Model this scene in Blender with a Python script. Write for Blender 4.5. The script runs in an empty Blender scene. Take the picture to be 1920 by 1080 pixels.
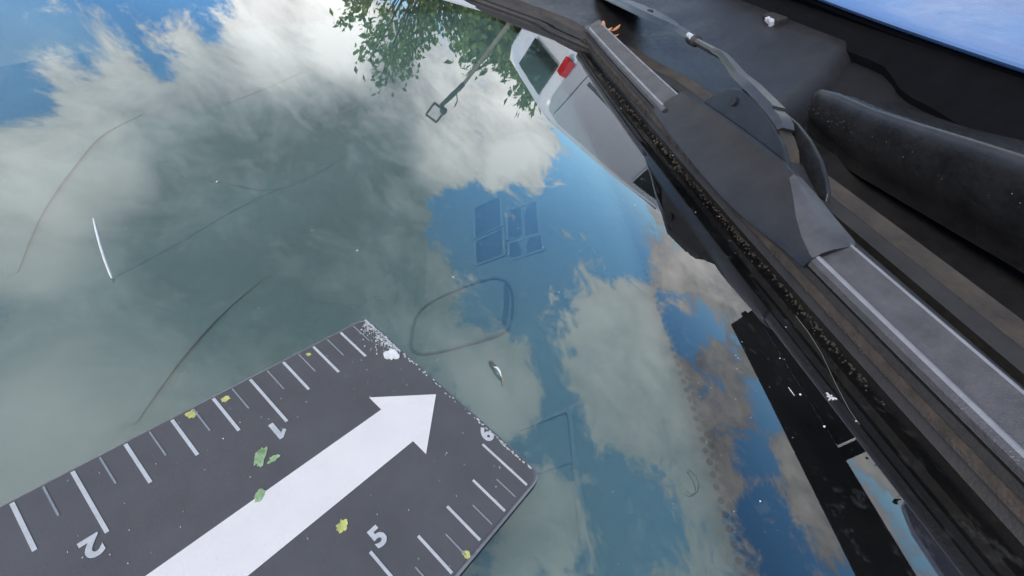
import bpy, bmesh, math, random
from mathutils import Vector, Matrix
random.seed(7)
I = 0.0254                                    # the car close-up is laid out in inches, the street in metres
S = bpy.context.scene
COL = S.collection
# ------------------------------------------------------------------ camera
CX = (-0.11224849, -0.96319153, -0.24425877)  # image right / down / forward in the car's frame
CY = (-0.65879262, 0.25615906, -0.70737177)
CZ = (0.7439036, 0.08151446, -0.66329694)
CAMPOS = Vector((-2.8946814, -1.64633146, 2.48684224)) * I
cam = bpy.data.objects.new('camera', bpy.data.cameras.new('camera'))
COL.objects.link(cam)
cam.data.sensor_width = 36.0
cam.data.lens = 835.0 / 1920.0 * 36.0
cam.data.clip_start = 0.004
cam.data.clip_end = 4000
m3 = Matrix((CX, tuple(-c for c in CY), tuple(-c for c in CZ))).transposed()
cam.matrix_world = Matrix.Translation(CAMPOS) @ m3.to_4x4()
S.camera = cam
# ------------------------------------------------------------------ world: Nishita sky with broken cloud
S.view_settings.view_transform = 'Standard'
S.view_settings.look = 'None'
S.view_settings.exposure = -0.28
S.view_settings.gamma = 1.0
S.cycles.max_bounces = 10
S.cycles.transparent_max_bounces = 16
S.cycles.glossy_bounces = 5
S.cycles.sample_clamp_indirect = 6.0
S.cycles.denoising_input_passes = 'RGB'
SUN_DIR = Vector((-0.50, 0.45, 0.80)).normalized()
SUN_EL = math.asin(SUN_DIR.z)
SUN_AZ = math.atan2(SUN_DIR.x, SUN_DIR.y)
world = bpy.data.worlds.new('World'); S.world = world; world.use_nodes = True
world.cycles.sampling_method = 'MANUAL'; world.cycles.sample_map_resolution = 512
# cloud banks of the sky: direction, radius in degrees, cover (+ cloud / - clear), brightness
BANKS = [(0.835,0.306,0.457,6.6,-1.0,0),(0.766,0.343,0.543,4.0,-1.1,0),(0.886,0.236,0.4,3.8,-0.9,0),(0.731,0.34,0.592,2.5,-0.9,0),(0.946,0.092,0.311,5.4,0.9,0.5),(0.899,0.157,0.408,3.7,0.6,0.2),(0.83,0.245,0.501,4.6,0.7,0.2),(0.738,0.287,0.611,4.3,0.7,0.15),(0.959,0.028,0.282,3.1,0.6,0.6),(0.724,0.234,0.649,3.7,0.9,0.65),(0.778,0.13,0.614,12.4,0.9,-0.06),(0.857,-0.066,0.511,11.5,0.8,-0.17),(0.641,0.056,0.766,12.5,0.8,-0.13),(0.756,-0.15,0.637,11.9,0.8,-0.22),(0.921,-0.098,0.377,7.6,0.7,-0.15),(0.626,0.246,0.74,3.8,0.8,0.7),(0.479,0.069,0.875,6.6,0.8,0.4),(0.389,0.085,0.917,5.2,0.8,0.5),(0.699,-0.31,0.645,8.3,0.7,-0.18),(0.928,-0.274,0.251,5.9,0.9,0.45),(0.879,-0.398,0.262,3.9,0.8,0.4),(0.953,-0.216,0.212,5.4,0.6,0.1),(0.913,-0.364,0.185,3.8,0.6,0.3),(0.903,-0.24,0.356,3.2,0.5,0.3),(0.85,-0.32,0.418,2.7,-1.0,0),(0.813,-0.436,0.386,6.4,-1.2,0),(0.722,-0.55,0.421,3.8,-0.9,0),(0.853,-0.495,0.167,4.8,-1.1,0),(0.758,-0.604,0.247,4.6,-0.8,0),(0.803,-0.539,0.255,1.5,0.9,0.2),(0.804,-0.566,0.183,1.4,0.8,0.1),(0.702,-0.623,0.346,4.0,0.9,0.4),(0.619,-0.703,0.349,5.5,1.0,0.35),(0.507,-0.765,0.398,5.6,1.0,0.25),(0.658,-0.718,0.227,3.8,0.5,0.2),(0.419,-0.837,0.352,5.2,0.8,0.15),(0.309,-0.876,0.37,3.7,0.7,0.1),(0.612,-0.634,0.472,2.3,-1.0,0),(0.515,-0.695,0.502,2.9,-0.9,0),(0.454,-0.698,0.553,2.5,-0.7,0),(0.394,-0.764,0.511,2.9,-0.6,0),(0.35,-0.822,0.45,4.2,-0.9,0),(0.289,-0.789,0.542,3.8,-0.7,0),(0.677,-0.619,0.399,1.5,-0.6,0),(0.613,-0.525,0.59,5.3,0.8,0.2),(0.552,-0.601,0.579,2.6,0.5,0.2),(0.362,-0.688,0.629,4.3,0.7,0.25),(0.303,-0.637,0.709,3.3,0.5,0.1),(0.465,-0.688,0.556,1.9,0.6,0.1),(0.656,-0.746,0.113,3.6,0.8,0.25),(0.7,-0.705,0.117,2.8,0.7,0.2),(0.592,-0.801,0.092,2.9,0.7,0.2),(0.609,-0.764,0.213,3.1,-0.9,0),(0.501,-0.839,0.211,3.2,0.7,-0.05),(0.412,-0.877,0.246,2.7,0.6,-0.05),(0.466,-0.84,0.28,2.3,-0.6,0),(0.428,-0.885,0.184,2.1,-0.7,0),(0.354,-0.902,0.247,2.3,-0.8,0),(0.306,-0.927,0.215,2.9,0.9,0.25),(0.227,-0.945,0.235,2.3,0.7,0.25),(0.248,-0.919,0.307,2.9,-0.9,0),(0.191,-0.932,0.308,1.8,-0.5,0),(0.32,-0.938,0.133,1.9,0.6,0.2)]

class NT:
    """short-hand for wiring nodes"""
    def __init__(self, tree):
        self.t = tree; tree.nodes.clear()
    def n(self, typ, **kw):
        nd = self.t.nodes.new(typ)
        for k, v in kw.items(): setattr(nd, k, v)
        return nd
    def put(self, sock, v):
        if isinstance(v, bpy.types.NodeSocket): self.t.links.new(v, sock)
        elif v is not None: sock.default_value = v
    def math(self, op, a, b=None, c=None, clamp=False):
        nd = self.n('ShaderNodeMath', operation=op, use_clamp=clamp)
        for i, v in enumerate((a, b, c)): self.put(nd.inputs[i], v)
        return nd.outputs[0]
    def vmath(self, op, a, b=None, out=0):
        nd = self.n('ShaderNodeVectorMath', operation=op)
        self.put(nd.inputs[0], a)
        if b is not None: self.put(nd.inputs[1], b)
        return nd.outputs[out]
    def mr(self, v, a, b, c=0.0, d=1.0, smooth=False):
        nd = self.n('ShaderNodeMapRange', interpolation_type='SMOOTHSTEP' if smooth else 'LINEAR')
        for i, x in enumerate((v, a, b, c, d)): self.put(nd.inputs[i], x)
        return nd.outputs[0]
    def noise(self, vec, scale, detail=4, rough=0.55, dist=0.0, col=False):
        nd = self.n('ShaderNodeTexNoise')
        if vec is not None: self.put(nd.inputs['Vector'], vec)
        nd.inputs['Scale'].default_value = scale; nd.inputs['Detail'].default_value = detail
        nd.inputs['Roughness'].default_value = rough; nd.inputs['Distortion'].default_value = dist
        return nd.outputs['Color' if col else 'Fac']
    def mix(self, f, a, b, kind='RGBA', blend='MIX'):
        nd = self.n('ShaderNodeMix', data_type=kind, blend_type=blend)
        ins = [s for s in nd.inputs if s.enabled]
        self.put(ins[0], f); self.put(ins[1], a); self.put(ins[2], b)
        return [o for o in nd.outputs if o.enabled][0]

def build_world():
    w = NT(world.node_tree)
    sky = w.n('ShaderNodeTexSky', sky_type='NISHITA', sun_disc=False, sun_elevation=SUN_EL, sun_rotation=SUN_AZ,
              air_density=1.0, dust_density=0.6, ozone_density=2.0)
    tc = w.n('ShaderNodeTexCoord'); d = w.vmath('NORMALIZE', tc.outputs['Generated'])
    cover = None; bright = None
    for x, y, z, r, a, b in BANKS:
        dot = w.vmath('DOT_PRODUCT', d, (x, y, z), out=1)
        k = w.mr(dot, math.cos(math.radians(1.75*r)), math.cos(math.radians(0.3*r)), smooth=True)
        cover = w.math('MULTIPLY_ADD', k, a, cover if cover is not None else 0.12)
        if b: bright = w.math('MULTIPLY_ADD', k, b, bright if bright is not None else 0.0)
    sep = w.n('ShaderNodeSeparateXYZ'); w.put(sep.inputs[0], d)
    h = w.math('ADD', w.math('MAXIMUM', sep.outputs[2], 0.0), 0.35)
    cv = w.n('ShaderNodeCombineXYZ')
    w.put(cv.inputs[0], w.math('DIVIDE', sep.outputs[0], h)); w.put(cv.inputs[1], w.math('DIVIDE', sep.outputs[1], h))
    w.put(cv.inputs[2], sep.outputs[2])
    n1 = w.noise(cv.outputs[0], 6.0, 11, 0.70, 0.45)
    n2 = w.noise(cv.outputs[0], 2.6, 8, 0.62, 0.6)
    dens = w.math('MULTIPLY_ADD', w.math('SUBTRACT', n1, 0.5), 6.6, cover)
    mask = w.mr(dens, -0.25, 0.75, smooth=True)
    body = w.math('ADD', w.math('MULTIPLY_ADD', w.math('SUBTRACT', n2, 0.5), 1.9, bright), w.mr(n1, 0.3, 0.72, -0.34, 0.38))
    lum = w.mr(body, -0.6, 0.9, 3.4, 23.5)
    tint = w.mix(w.mr(lum, 4.0, 17.0), (0.90, 0.95, 1.05, 1), (1.0, 1.0, 0.995, 1))
    cc = w.n('ShaderNodeVectorMath', operation='SCALE'); w.put(cc.inputs[0], tint); w.put(cc.inputs['Scale'], lum)
    hs = w.n('ShaderNodeHueSaturation'); hs.inputs['Saturation'].default_value = 1.36; hs.inputs['Value'].default_value = 3.8
    w.put(hs.inputs['Color'], sky.outputs[0])
    col = w.mix(mask, hs.outputs[0], cc.outputs[0])
    bg = w.n('ShaderNodeBackground'); bg.inputs['Strength'].default_value = 0.1
    w.put(bg.inputs['Color'], col)
    out = w.n('ShaderNodeOutputWorld'); w.put(out.inputs[0], bg.outputs[0])
build_world()
# ------------------------------------------------------------------ sun behind thin cloud
sl = bpy.data.lights.new('sun', 'SUN'); sl.energy = 3.0; sl.angle = math.radians(16); sl.color = (1.0, 0.87, 0.70)
sun = bpy.data.objects.new('sun', sl); COL.objects.link(sun)
sun.rotation_euler = SUN_DIR.to_track_quat('Z', 'Y').to_euler()

# ------------------------------------------------------------------ materials
def new_mat(name):
    m = bpy.data.materials.new(name); m.use_nodes = True
    return m, NT(m.node_tree)

def plastic(name, col, rough=0.5, dust=0.0, dustcol=(0.30, 0.26, 0.21), grain=0.15, gscale=1500.0, patch=60.0, spec=0.5, metal=0.0, coat=0.0, var=0.25):
    m, w = new_mat(name)
    tc = w.n('ShaderNodeTexCoord').outputs['Object']
    b = w.n('ShaderNodeBsdfPrincipled')
    n = w.noise(tc, patch, 6, 0.6); g = w.noise(tc, gscale, 2, 0.5); n3 = w.noise(tc, patch*7, 4, 0.65)
    v = w.mr(n, 0.3, 0.7, 1-var, 1+var)
    c = w.n('ShaderNodeVectorMath', operation='SCALE'); w.put(c.inputs[0], (*col,)); w.put(c.inputs['Scale'], v)
    base = c.outputs[0]
    if dust > 0:
        f = w.math('MULTIPLY', w.mr(w.math('ADD', n, w.math('MULTIPLY', n3, 0.6)), 0.55, 1.05), dust, clamp=True)
        f = w.math('ADD', f, w.math('MULTIPLY', w.mr(g, 0.62, 0.75), dust*0.5), clamp=True)
        base = w.mix(f, base, (*dustcol, 1))
    w.put(b.inputs['Base Color'], base)
    w.put(b.inputs['Roughness'], w.mr(n3, 0.3, 0.7, max(0.02, rough-0.07), rough+0.08))
    b.inputs['Specular IOR Level'].default_value = spec; b.inputs['Metallic'].default_value = metal
    b.inputs['Coat Weight'].default_value = coat; b.inputs['Coat Roughness'].default_value = 0.03
    if grain > 0:
        bp = w.n('ShaderNodeBump'); bp.inputs['Strength'].default_value = grain; bp.inputs['Distance'].default_value = 0.0004
        w.put(bp.inputs['Height'], g); w.put(b.inputs['Normal'], bp.outputs[0])
    o = w.n('ShaderNodeOutputMaterial'); w.put(o.inputs[0], b.outputs[0])
    return m

def glass_top():
    m, w = new_mat('windshield_glass')
    tc = w.n('ShaderNodeTexCoord').outputs['Object']
    fr = w.n('ShaderNodeFresnel'); fr.inputs['IOR'].default_value = 1.52
    f = fr.outputs[0]
    r2 = w.math('DIVIDE', w.math('MULTIPLY', f, 2.0), w.math('ADD', f, 1.0))
    bp = w.n('ShaderNodeBump'); bp.inputs['Strength'].default_value = 0.06; bp.inputs['Distance'].default_value = 0.0006
    w.put(bp.inputs['Height'], w.noise(tc, 14.0, 2, 0.4))
    gl = w.n('ShaderNodeBsdfGlossy'); gl.inputs['Roughness'].default_value = 0.012; gl.inputs['Color'].default_value = (1, 1, 1, 1)
    w.put(gl.inputs['Normal'], bp.outputs[0])
    tr = w.n('ShaderNodeBsdfTransparent'); tr.inputs['Color'].default_value = (0.80, 0.905, 0.835, 1)
    mx = w.n('ShaderNodeMixShader'); w.put(mx.inputs[0], r2); w.put(mx.inputs[1], tr.outputs[0]); w.put(mx.inputs[2], gl.outputs[0])
    # thin film of road dust lying on the outside
    df = w.n('ShaderNodeBsdfDiffuse'); df.inputs['Color'].default_value = (0.50, 0.49, 0.44, 1)
    a = w.mr(w.noise(tc, 9.0, 5, 0.6), 0.35, 0.75, 0.004, 0.035)
    sp = w.mr(w.noise(tc, 900.0, 2, 0.5), 0.77, 0.85, 0.0, 0.20)
    wip = w.mr(w.noise(tc, 160.0, 4, 0.7), 0.58, 0.78, 0.0, 0.08)
    dd = w.math('ADD', w.math('ADD', a, sp), wip, clamp=True)
    m2 = w.n('ShaderNodeMixShader'); w.put(m2.inputs[0], dd); w.put(m2.inputs[1], mx.outputs[0]); w.put(m2.inputs[2], df.outputs[0])
    o = w.n('ShaderNodeOutputMaterial'); w.put(o.inputs[0], m2.outputs[0])
    return m
def clear_under():
    m, w = new_mat('glass_underside')
    tr = w.n('ShaderNodeBsdfTransparent'); tr.inputs['Color'].default_value = (0.97, 1.0, 0.99, 1)
    o = w.n('ShaderNodeOutputMaterial'); w.put(o.inputs[0], tr.outputs[0])
    return m
def pane(name, tint=(0.03, 0.045, 0.045)):
    m, w = new_mat(name)
    b = w.n('ShaderNodeBsdfPrincipled'); b.inputs['Base Color'].default_value = (*tint, 1); b.inputs['Roughness'].default_value = 0.04
    b.inputs['Specular IOR Level'].default_value = 0.8
    o = w.n('ShaderNodeOutputMaterial'); w.put(o.inputs[0], b.outputs[0])
    return m
def leafy(name, a, b_):
    m, w = new_mat(name)
    g = w.n('ShaderNodeNewGeometry'); 
    c = w.mix(g.outputs['Random Per Island'], (*a, 1), (*b_, 1))
    d = w.n('ShaderNodeBsdfDiffuse'); w.put(d.inputs[0], c)
    t = w.n('ShaderNodeBsdfTranslucent'); w.put(t.inputs[0], c)
    mx = w.n('ShaderNodeMixShader'); mx.inputs[0].default_value = 0.35; w.put(mx.inputs[1], d.outputs[0]); w.put(mx.inputs[2], t.outputs[0])
    o = w.n('ShaderNodeOutputMaterial'); w.put(o.inputs[0], mx.outputs[0])
    return m

MT = {
 'glass': glass_top(), 'under': clear_under(),
 'frit': plastic('black_ceramic_print', (0.004, 0.004, 0.005), 0.9, 0, grain=0, spec=0.0),
 'cowl': plastic('shaded_cowl_plastic', (0.007, 0.007, 0.008), 0.55, 0.04, (0.14, 0.13, 0.12), grain=0.5, gscale=1300, patch=30, spec=0.2),  # near trough copy of the plastic, its shade put into a darker colour
 'cowl_soft': plastic('lit_worn_cowl_plastic', (0.014, 0.0145, 0.016), 0.45, 0.07, (0.14, 0.13, 0.12), grain=0.5, gscale=1300, patch=24, spec=0.35),  # far copy, slightly faded and painted paler as the lit part
 'ledge': plastic('dusty_cowl_ledge', (0.026, 0.021, 0.016), 0.8, 0.6, (0.095, 0.072, 0.048), grain=0.8, gscale=900, patch=70),
 'moulding': plastic('satin_black_moulding', (0.012, 0.0125, 0.014), 0.36, 0.06, (0.22, 0.21, 0.19), grain=0.3, gscale=1300, patch=50, spec=0.6),
 'clip': plastic('pale_clip', (0.5, 0.5, 0.52), 0.4, 0, grain=0),
 'spoiler': plastic('faded_rubber_wiper_blade', (0.055, 0.056, 0.059), 0.36, 0.3, (0.13, 0.126, 0.126), grain=0.6, gscale=1800, patch=90),
 'connector': plastic('black_wiper_plastic', (0.0095, 0.010, 0.0115), 0.36, 0.05, (0.2, 0.19, 0.18), grain=0.4, gscale=1600, patch=60, spec=0.45),
 'arm': plastic('black_painted_steel', (0.030, 0.032, 0.036), 0.30, 0.06, grain=0.15, gscale=1600, patch=60),
 'rubber': plastic('black_rubber', (0.012, 0.012, 0.012), 0.6, 0.05, grain=0.3),
 'squeegee': plastic('dusty_squeegee_rubber', (0.024, 0.020, 0.017), 0.8, 0.5, (0.09, 0.07, 0.055), grain=0.9, gscale=1200, patch=160),
 'paint': plastic('blue_metallic_car_paint', (0.10, 0.20, 0.40), 0.40, 0.05, grain=0, patch=8, metal=0.1, coat=0.15, var=0.05),
 'underhood': plastic('hood_underside_and_shade', (0.004, 0.004, 0.005), 0.8, 0, grain=0, spec=0.1),
 'dash': plastic('grey_dashboard_vinyl', (0.38, 0.405, 0.375), 0.6, 0.0, grain=0.5, gscale=700, patch=10),
 'pad': plastic('pale_green_grey_pad', (0.41, 0.455, 0.41), 0.6, 0.0, grain=0.2, patch=10),
 'dash_mid': plastic('pale_grey_dash_rib', (0.44, 0.475, 0.44), 0.6, 0, grain=0.2, patch=10),
 'dash_light': plastic('light_grey_dash_trim', (0.54, 0.585, 0.55), 0.5, 0, grain=0.2, patch=10),
 'dash_dark': plastic('dark_dash_opening', (0.20, 0.25, 0.27), 0.6, 0, grain=0.2, patch=10),
 'cabin': plastic('grey_cabin_cloth', (0.33, 0.375, 0.345), 0.9, 0, grain=0.2, patch=10),
 'card': plastic('grey_printed_magnet', (0.080, 0.076, 0.075), 0.55, 0.10, (0.20, 0.195, 0.195), grain=0.12, gscale=3200, patch=90, var=0.08),
 'card_side': plastic('magnet_cut_edge', (0.24, 0.225, 0.225), 0.6, 0.1, grain=0.3),
 'white_print': plastic('white_print', (0.80, 0.745, 0.69), 0.5, 0.08, (0.62, 0.56, 0.50), grain=0.1, gscale=3200, patch=160, var=0.05),
 'tick_print': plastic('white_scale_print', (0.56, 0.56, 0.545), 0.5, 0.3, (0.32, 0.32, 0.32), grain=0.1, gscale=2500, patch=260, var=0.2),
 'thin_print': plastic('worn_thin_scale_print', (0.30, 0.32, 0.33), 0.5, 0.6, (0.13, 0.135, 0.145), grain=0.3, gscale=2500, patch=320, var=0.3),
 'yellow': plastic('yellow_paint_speck', (0.52, 0.51, 0.15), 0.6, 0, grain=0.8, gscale=900, patch=400, var=0.3),
 'green': plastic('green_paint_smear', (0.25, 0.38, 0.17), 0.6, 0.4, (0.5, 0.6, 0.35), grain=0.8, gscale=900, patch=400, var=0.3),
 'chip': plastic('white_chipped_edge', (0.62, 0.63, 0.58), 0.7, 0.4, (0.25, 0.27, 0.24), grain=0.8, gscale=900, patch=500, var=0.3),
 'white_chip': plastic('white_flaked_backing', (0.78, 0.77, 0.70), 0.7, 0.1, (0.4, 0.4, 0.36), grain=0.5, gscale=900, patch=500, var=0.15),
 'worn_sheen': plastic('worn_sheen_plastic', (0.048, 0.049, 0.053), 0.42, 0.3, (0.13, 0.13, 0.132), grain=0.4, gscale=1600, patch=80),
 'bead': plastic('rubber_edge_highlight', (0.20, 0.205, 0.22), 0.35, 0.1, (0.33, 0.33, 0.34), grain=0.3, gscale=1800, patch=90),
 'dust': plastic('grey_dust', (0.22, 0.21, 0.19), 0.8, 0, grain=0),
 'crumb': plastic('mossy_dirt_crumbs', (0.030, 0.026, 0.018), 0.9, 0.3, (0.10, 0.08, 0.055), grain=0, patch=300),
 'dirt': plastic('pale_grit', (0.66, 0.66, 0.62), 0.7, 0, grain=0),
 'bug': plastic('dark_insect_shell', (0.08, 0.075, 0.06), 0.4, 0, grain=0),
 'leaf_dry': plastic('dry_orange_leaf', (0.55, 0.24, 0.10), 0.6, 0.2, (0.7, 0.42, 0.22), grain=0.5, gscale=600, patch=90),
 'bright': plastic('pale_sleeve_glint', (0.62, 0.63, 0.66), 0.32, 0.1, grain=0, metal=0.2),
 'van': plastic('white_van_paint', (0.80, 0.80, 0.79), 0.25, 0.05, grain=0, patch=2, coat=0.6, var=0.03),
 'van_trim': plastic('grey_van_trim', (0.16, 0.165, 0.17), 0.5, 0, grain=0, patch=2),
 'blue_van': plastic('grey_blue_van_paint', (0.30, 0.33, 0.46), 0.3, 0.05, grain=0, patch=2, coat=0.6, var=0.03),
 'pane': pane('van_window_glass'), 'pane_pale': pane('house_window_glass', (0.08, 0.11, 0.11)),
 'tail': plastic('red_lamp_lens', (0.62, 0.012, 0.02), 0.15, 0, grain=0, patch=30, coat=0.5, var=0.2),
 'tyre': plastic('tyre_rubber', (0.02, 0.02, 0.02), 0.8, 0, grain=0), 'rim': plastic('steel_rim', (0.4, 0.4, 0.42), 0.35, 0, grain=0, metal=0.7),
 'timber': plastic('dark_stained_timber', (0.012, 0.012, 0.011), 0.8, 0, grain=0, patch=3, spec=0.15),
 'asphalt': plastic('asphalt', (0.05, 0.05, 0.052), 0.9, 0.2, (0.10, 0.095, 0.09), grain=0.5, gscale=90, patch=0.7),
 'grass': plastic('grass_verge', (0.06, 0.09, 0.03), 0.95, 0.2, (0.12, 0.11, 0.05), grain=0.5, gscale=60, patch=1.2),
 'bark': plastic('bark', (0.09, 0.075, 0.06), 0.9, 0.3, (0.16, 0.14, 0.11), grain=0.8, gscale=60, patch=9),
 'leaf': leafy('green_leaves', (0.12, 0.21, 0.06), (0.24, 0.35, 0.11)),
 'leaf2': leafy('olive_leaves', (0.14, 0.22, 0.08), (0.27, 0.35, 0.13)),
 'leaf3': leafy('dark_hedge_leaves', (0.012, 0.024, 0.010), (0.03, 0.05, 0.02)),
 'post': plastic('weathered_lamp_post', (0.26, 0.22, 0.15), 0.6, 0, grain=0, patch=4),
 'post_dark': plastic('dark_lamp_head', (0.03, 0.032, 0.03), 0.5, 0, grain=0),
 'render_wall': plastic('olive_rendered_wall', (0.18, 0.19, 0.12), 0.9, 0, grain=0, patch=1.5),
 'roof': plastic('brown_roof_tile', (0.12, 0.08, 0.06), 0.85, 0, grain=0, patch=2),
 'frame': plastic('pale_window_frame', (0.42, 0.44, 0.36), 0.6, 0, grain=0),
}

# ------------------------------------------------------------------ mesh helpers
def link(name, me, mat, parent=None):
    o = bpy.data.objects.new(name, me); COL.objects.link(o)
    for k in (mat if isinstance(mat, (list, tuple)) else [mat]):
        if k and len(me.materials) < 8: me.materials.append(MT[k])
    if parent: o.parent = parent
    return o
def tag(o, label=None, cat=None, group=None, kind=None):
    for k, v in (('label', label), ('category', cat), ('group', group), ('kind', kind)):
        if v: o[k] = v
    return o
def empty(name, parent=None, loc=(0, 0, 0), rz=0.0):
    o = bpy.data.objects.new(name, None); COL.objects.link(o); o.location = loc; o.rotation_euler = (0, 0, rz); o.empty_display_size = 0.02
    if parent: o.parent = parent
    return o
def finish(bm, name, mat, parent=None, smooth=None, bevel=0.0, seg=2, scale=I):
    if scale != 1.0: bmesh.ops.scale(bm, vec=(scale,)*3, verts=bm.verts)
    bmesh.ops.remove_doubles(bm, verts=bm.verts, dist=1e-7)
    bmesh.ops.recalc_face_normals(bm, faces=bm.faces)
    if bevel > 0:
        es = [e for e in bm.edges if len(e.link_faces) == 2 and e.calc_face_angle(0) > 0.5]
        if es: bmesh.ops.bevel(bm, geom=es, offset=bevel*scale, segments=seg, profile=0.6, affect='EDGES', clamp_overlap=True)
    me = bpy.data.meshes.new(name); bm.to_mesh(me); bm.free()
    if smooth is not None:
        for p in me.polygons: p.use_smooth = True
        try: me.set_sharp_from_angle(angle=math.radians(smooth))
        except Exception: pass
    return link(name, me, mat, parent)
TH = math.radians(28); CT, ST = math.cos(TH), math.sin(TH)
GLASS_H = -0.08                              # the glass lies one card thickness under the card's face
def G(x, u, h=GLASS_H):
    """a point over the windshield: along it, up it, above it (inches)"""
    return Vector((x, u*CT - h*ST, u*ST + h*CT))
def loft(rings, closed=True, caps=True, bm=None):
    bm = bm or bmesh.new()
    vs = [[bm.verts.new(p) for p in r] for r in rings]
    n = len(vs[0])
    for a, b in zip(vs, vs[1:]):
        for i in range(n if closed else n-1):
            j = (i+1) % n
            bm.faces.new((a[i], a[j], b[j], b[i]))
    if caps and closed:
        bm.faces.new(vs[0][::-1]); bm.faces.new(vs[-1])
    return bm
def thick(poly_pts, t_vec, bm=None):
    """flat outline pushed along a vector"""
    bm = bm or bmesh.new(); t = Vector(t_vec)
    a = [bm.verts.new(p) for p in poly_pts]; b = [bm.verts.new(Vector(p)+t) for p in poly_pts]
    n = len(a)
    bm.faces.new(a[::-1]); bm.faces.new(b)
    for i in range(n): bm.faces.new((a[i], a[(i+1) % n], b[(i+1) % n], b[i]))
    return bm
def box(c, s, bm=None, M=None):
    bm = bm or bmesh.new()
    r = bmesh.ops.create_cube(bm, size=1.0)['verts']
    bmesh.ops.scale(bm, vec=s, verts=r)
    if M is not None: bmesh.ops.transform(bm, matrix=M, verts=r)
    bmesh.ops.translate(bm, vec=c, verts=r)
    return bm
def tube(path, rad, n=10, bm=None, flat=1.0):
    path = [Vector(p) for p in path]; rings = []
    rad = rad if isinstance(rad, (list, tuple)) else [rad]*len(path)
    for i, p in enumerate(path):
        d = (path[min(i+1, len(path)-1)] - path[max(i-1, 0)]).normalized()
        a = d.cross(Vector((0, 0, 1)));  a = a.normalized() if a.length > 1e-5 else Vector((1, 0, 0))
        b = a.cross(d)
        rings.append([p + (a*math.cos(t) + b*math.sin(t)*flat)*rad[i] for t in [2*math.pi*k/n for k in range(n)]])
    return loft(rings, True, True, bm)
def lerp_table(tab, x):
    if x <= tab[0][0]: return tab[0][1]
    for (a, va), (b, vb) in zip(tab, tab[1:]):
        if x <= b:
            t = (x-a)/(b-a); t = t*t*(3-2*t)
            return va + (vb-va)*t
    return tab[-1][1]
def frange(a, b, n): return [a + (b-a)*i/(n-1) for i in range(n)]

# ================================================================== THE CAR
car = empty('car', None, (0, 0, 0))
tag(car, 'car seen close up at its windshield wiper with blue hood and black cowl', 'car')
EDGE = [(-12, -8.0), (6, -8.35), (11, -8.0), (14, -6.9), (17, -5.0), (19.5, -2.0), (24, 6.0)]
def edge_u(x): return lerp_table(EDGE, x)
# ---- windshield: a slab of glass with its black printed border
def windshield():
    xs = frange(-16, 22, 60); top = 26.0
    bm = bmesh.new()
    rows = [[bm.verts.new(G(x, edge_u(x) + (top-edge_u(x))*t, GLASS_H)) for t in (0, .1, .25, .5, .75, 1)] for x in xs]
    low = [[bm.verts.new(G(x, edge_u(x) + (top-edge_u(x))*t, GLASS_H-0.14)) for t in (0, .1, .25, .5, .75, 1)] for x in xs]
    nt = 6
    for i in range(len(xs)-1):
        for j in range(nt-1):
            bm.faces.new((rows[i][j], rows[i+1][j], rows[i+1][j+1], rows[i][j+1])).material_index = 0
            bm.faces.new((low[i][j], low[i][j+1], low[i+1][j+1], low[i+1][j])).material_index = 1
        for j in (0, nt-1):
            bm.faces.new((rows[i][j], low[i][j], low[i+1][j], rows[i+1][j])).material_index = 1
    for i in (0, len(xs)-1):
        for j in range(nt-1):
            bm.faces.new((rows[i][j], rows[i][j+1], low[i][j+1], low[i][j])).material_index = 1
    return finish(bm, 'windshield', ['glass', 'under'], car)
ws = windshield()
FRIT = [(-12, -2.6), (-6, -2.75), (-2.03, -3.04), (-0.73, -3.28), (1.28, -3.55), (3.3, -3.82), (7.3, -4.05), (10.1, -4.2), (13, -3.8), (16.6, -3.2), (18.5, 0), (21, 6)]
def frit_u(x):
    if x <= FRIT[0][0]: return FRIT[0][1]
    for (a, va), (b, vb) in zip(FRIT, FRIT[1:]):
        if x <= b: return va + (vb-va)*(x-a)/(b-a)
    return FRIT[-1][1]
def frit():
    rings = []
    for x in frange(-15.9, 20.0, 90):
        a, b = edge_u(x)+0.05, max(frit_u(x), edge_u(x)+0.3)
        rings.append([G(x, a, -0.125), G(x, b, -0.125), G(x, b, -0.15), G(x, a, -0.15)])
    finish(loft(rings), 'frit_band', 'frit', ws)
    bm = bmesh.new(); x = -9.0; k = 0
    while x < 14.0:
        for row, (off, r) in enumerate(((0.030, 0.046), (0.115, 0.038), (0.190, 0.028))):
            xx = x + (0.054 if row % 2 else 0.0); u = frit_u(xx) + off
            pts = [G(xx + r*math.cos(t), u + r*math.sin(t), -0.126) for t in [2*math.pi*q/7 for q in range(7)]]
            thick(pts, G(0, 0, -0.016)-G(0, 0, 0), bm)
        x += 0.108
    o = finish(bm, 'frit_dots', 'frit', ws); o['kind'] = 'stuff'
frit()
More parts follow.
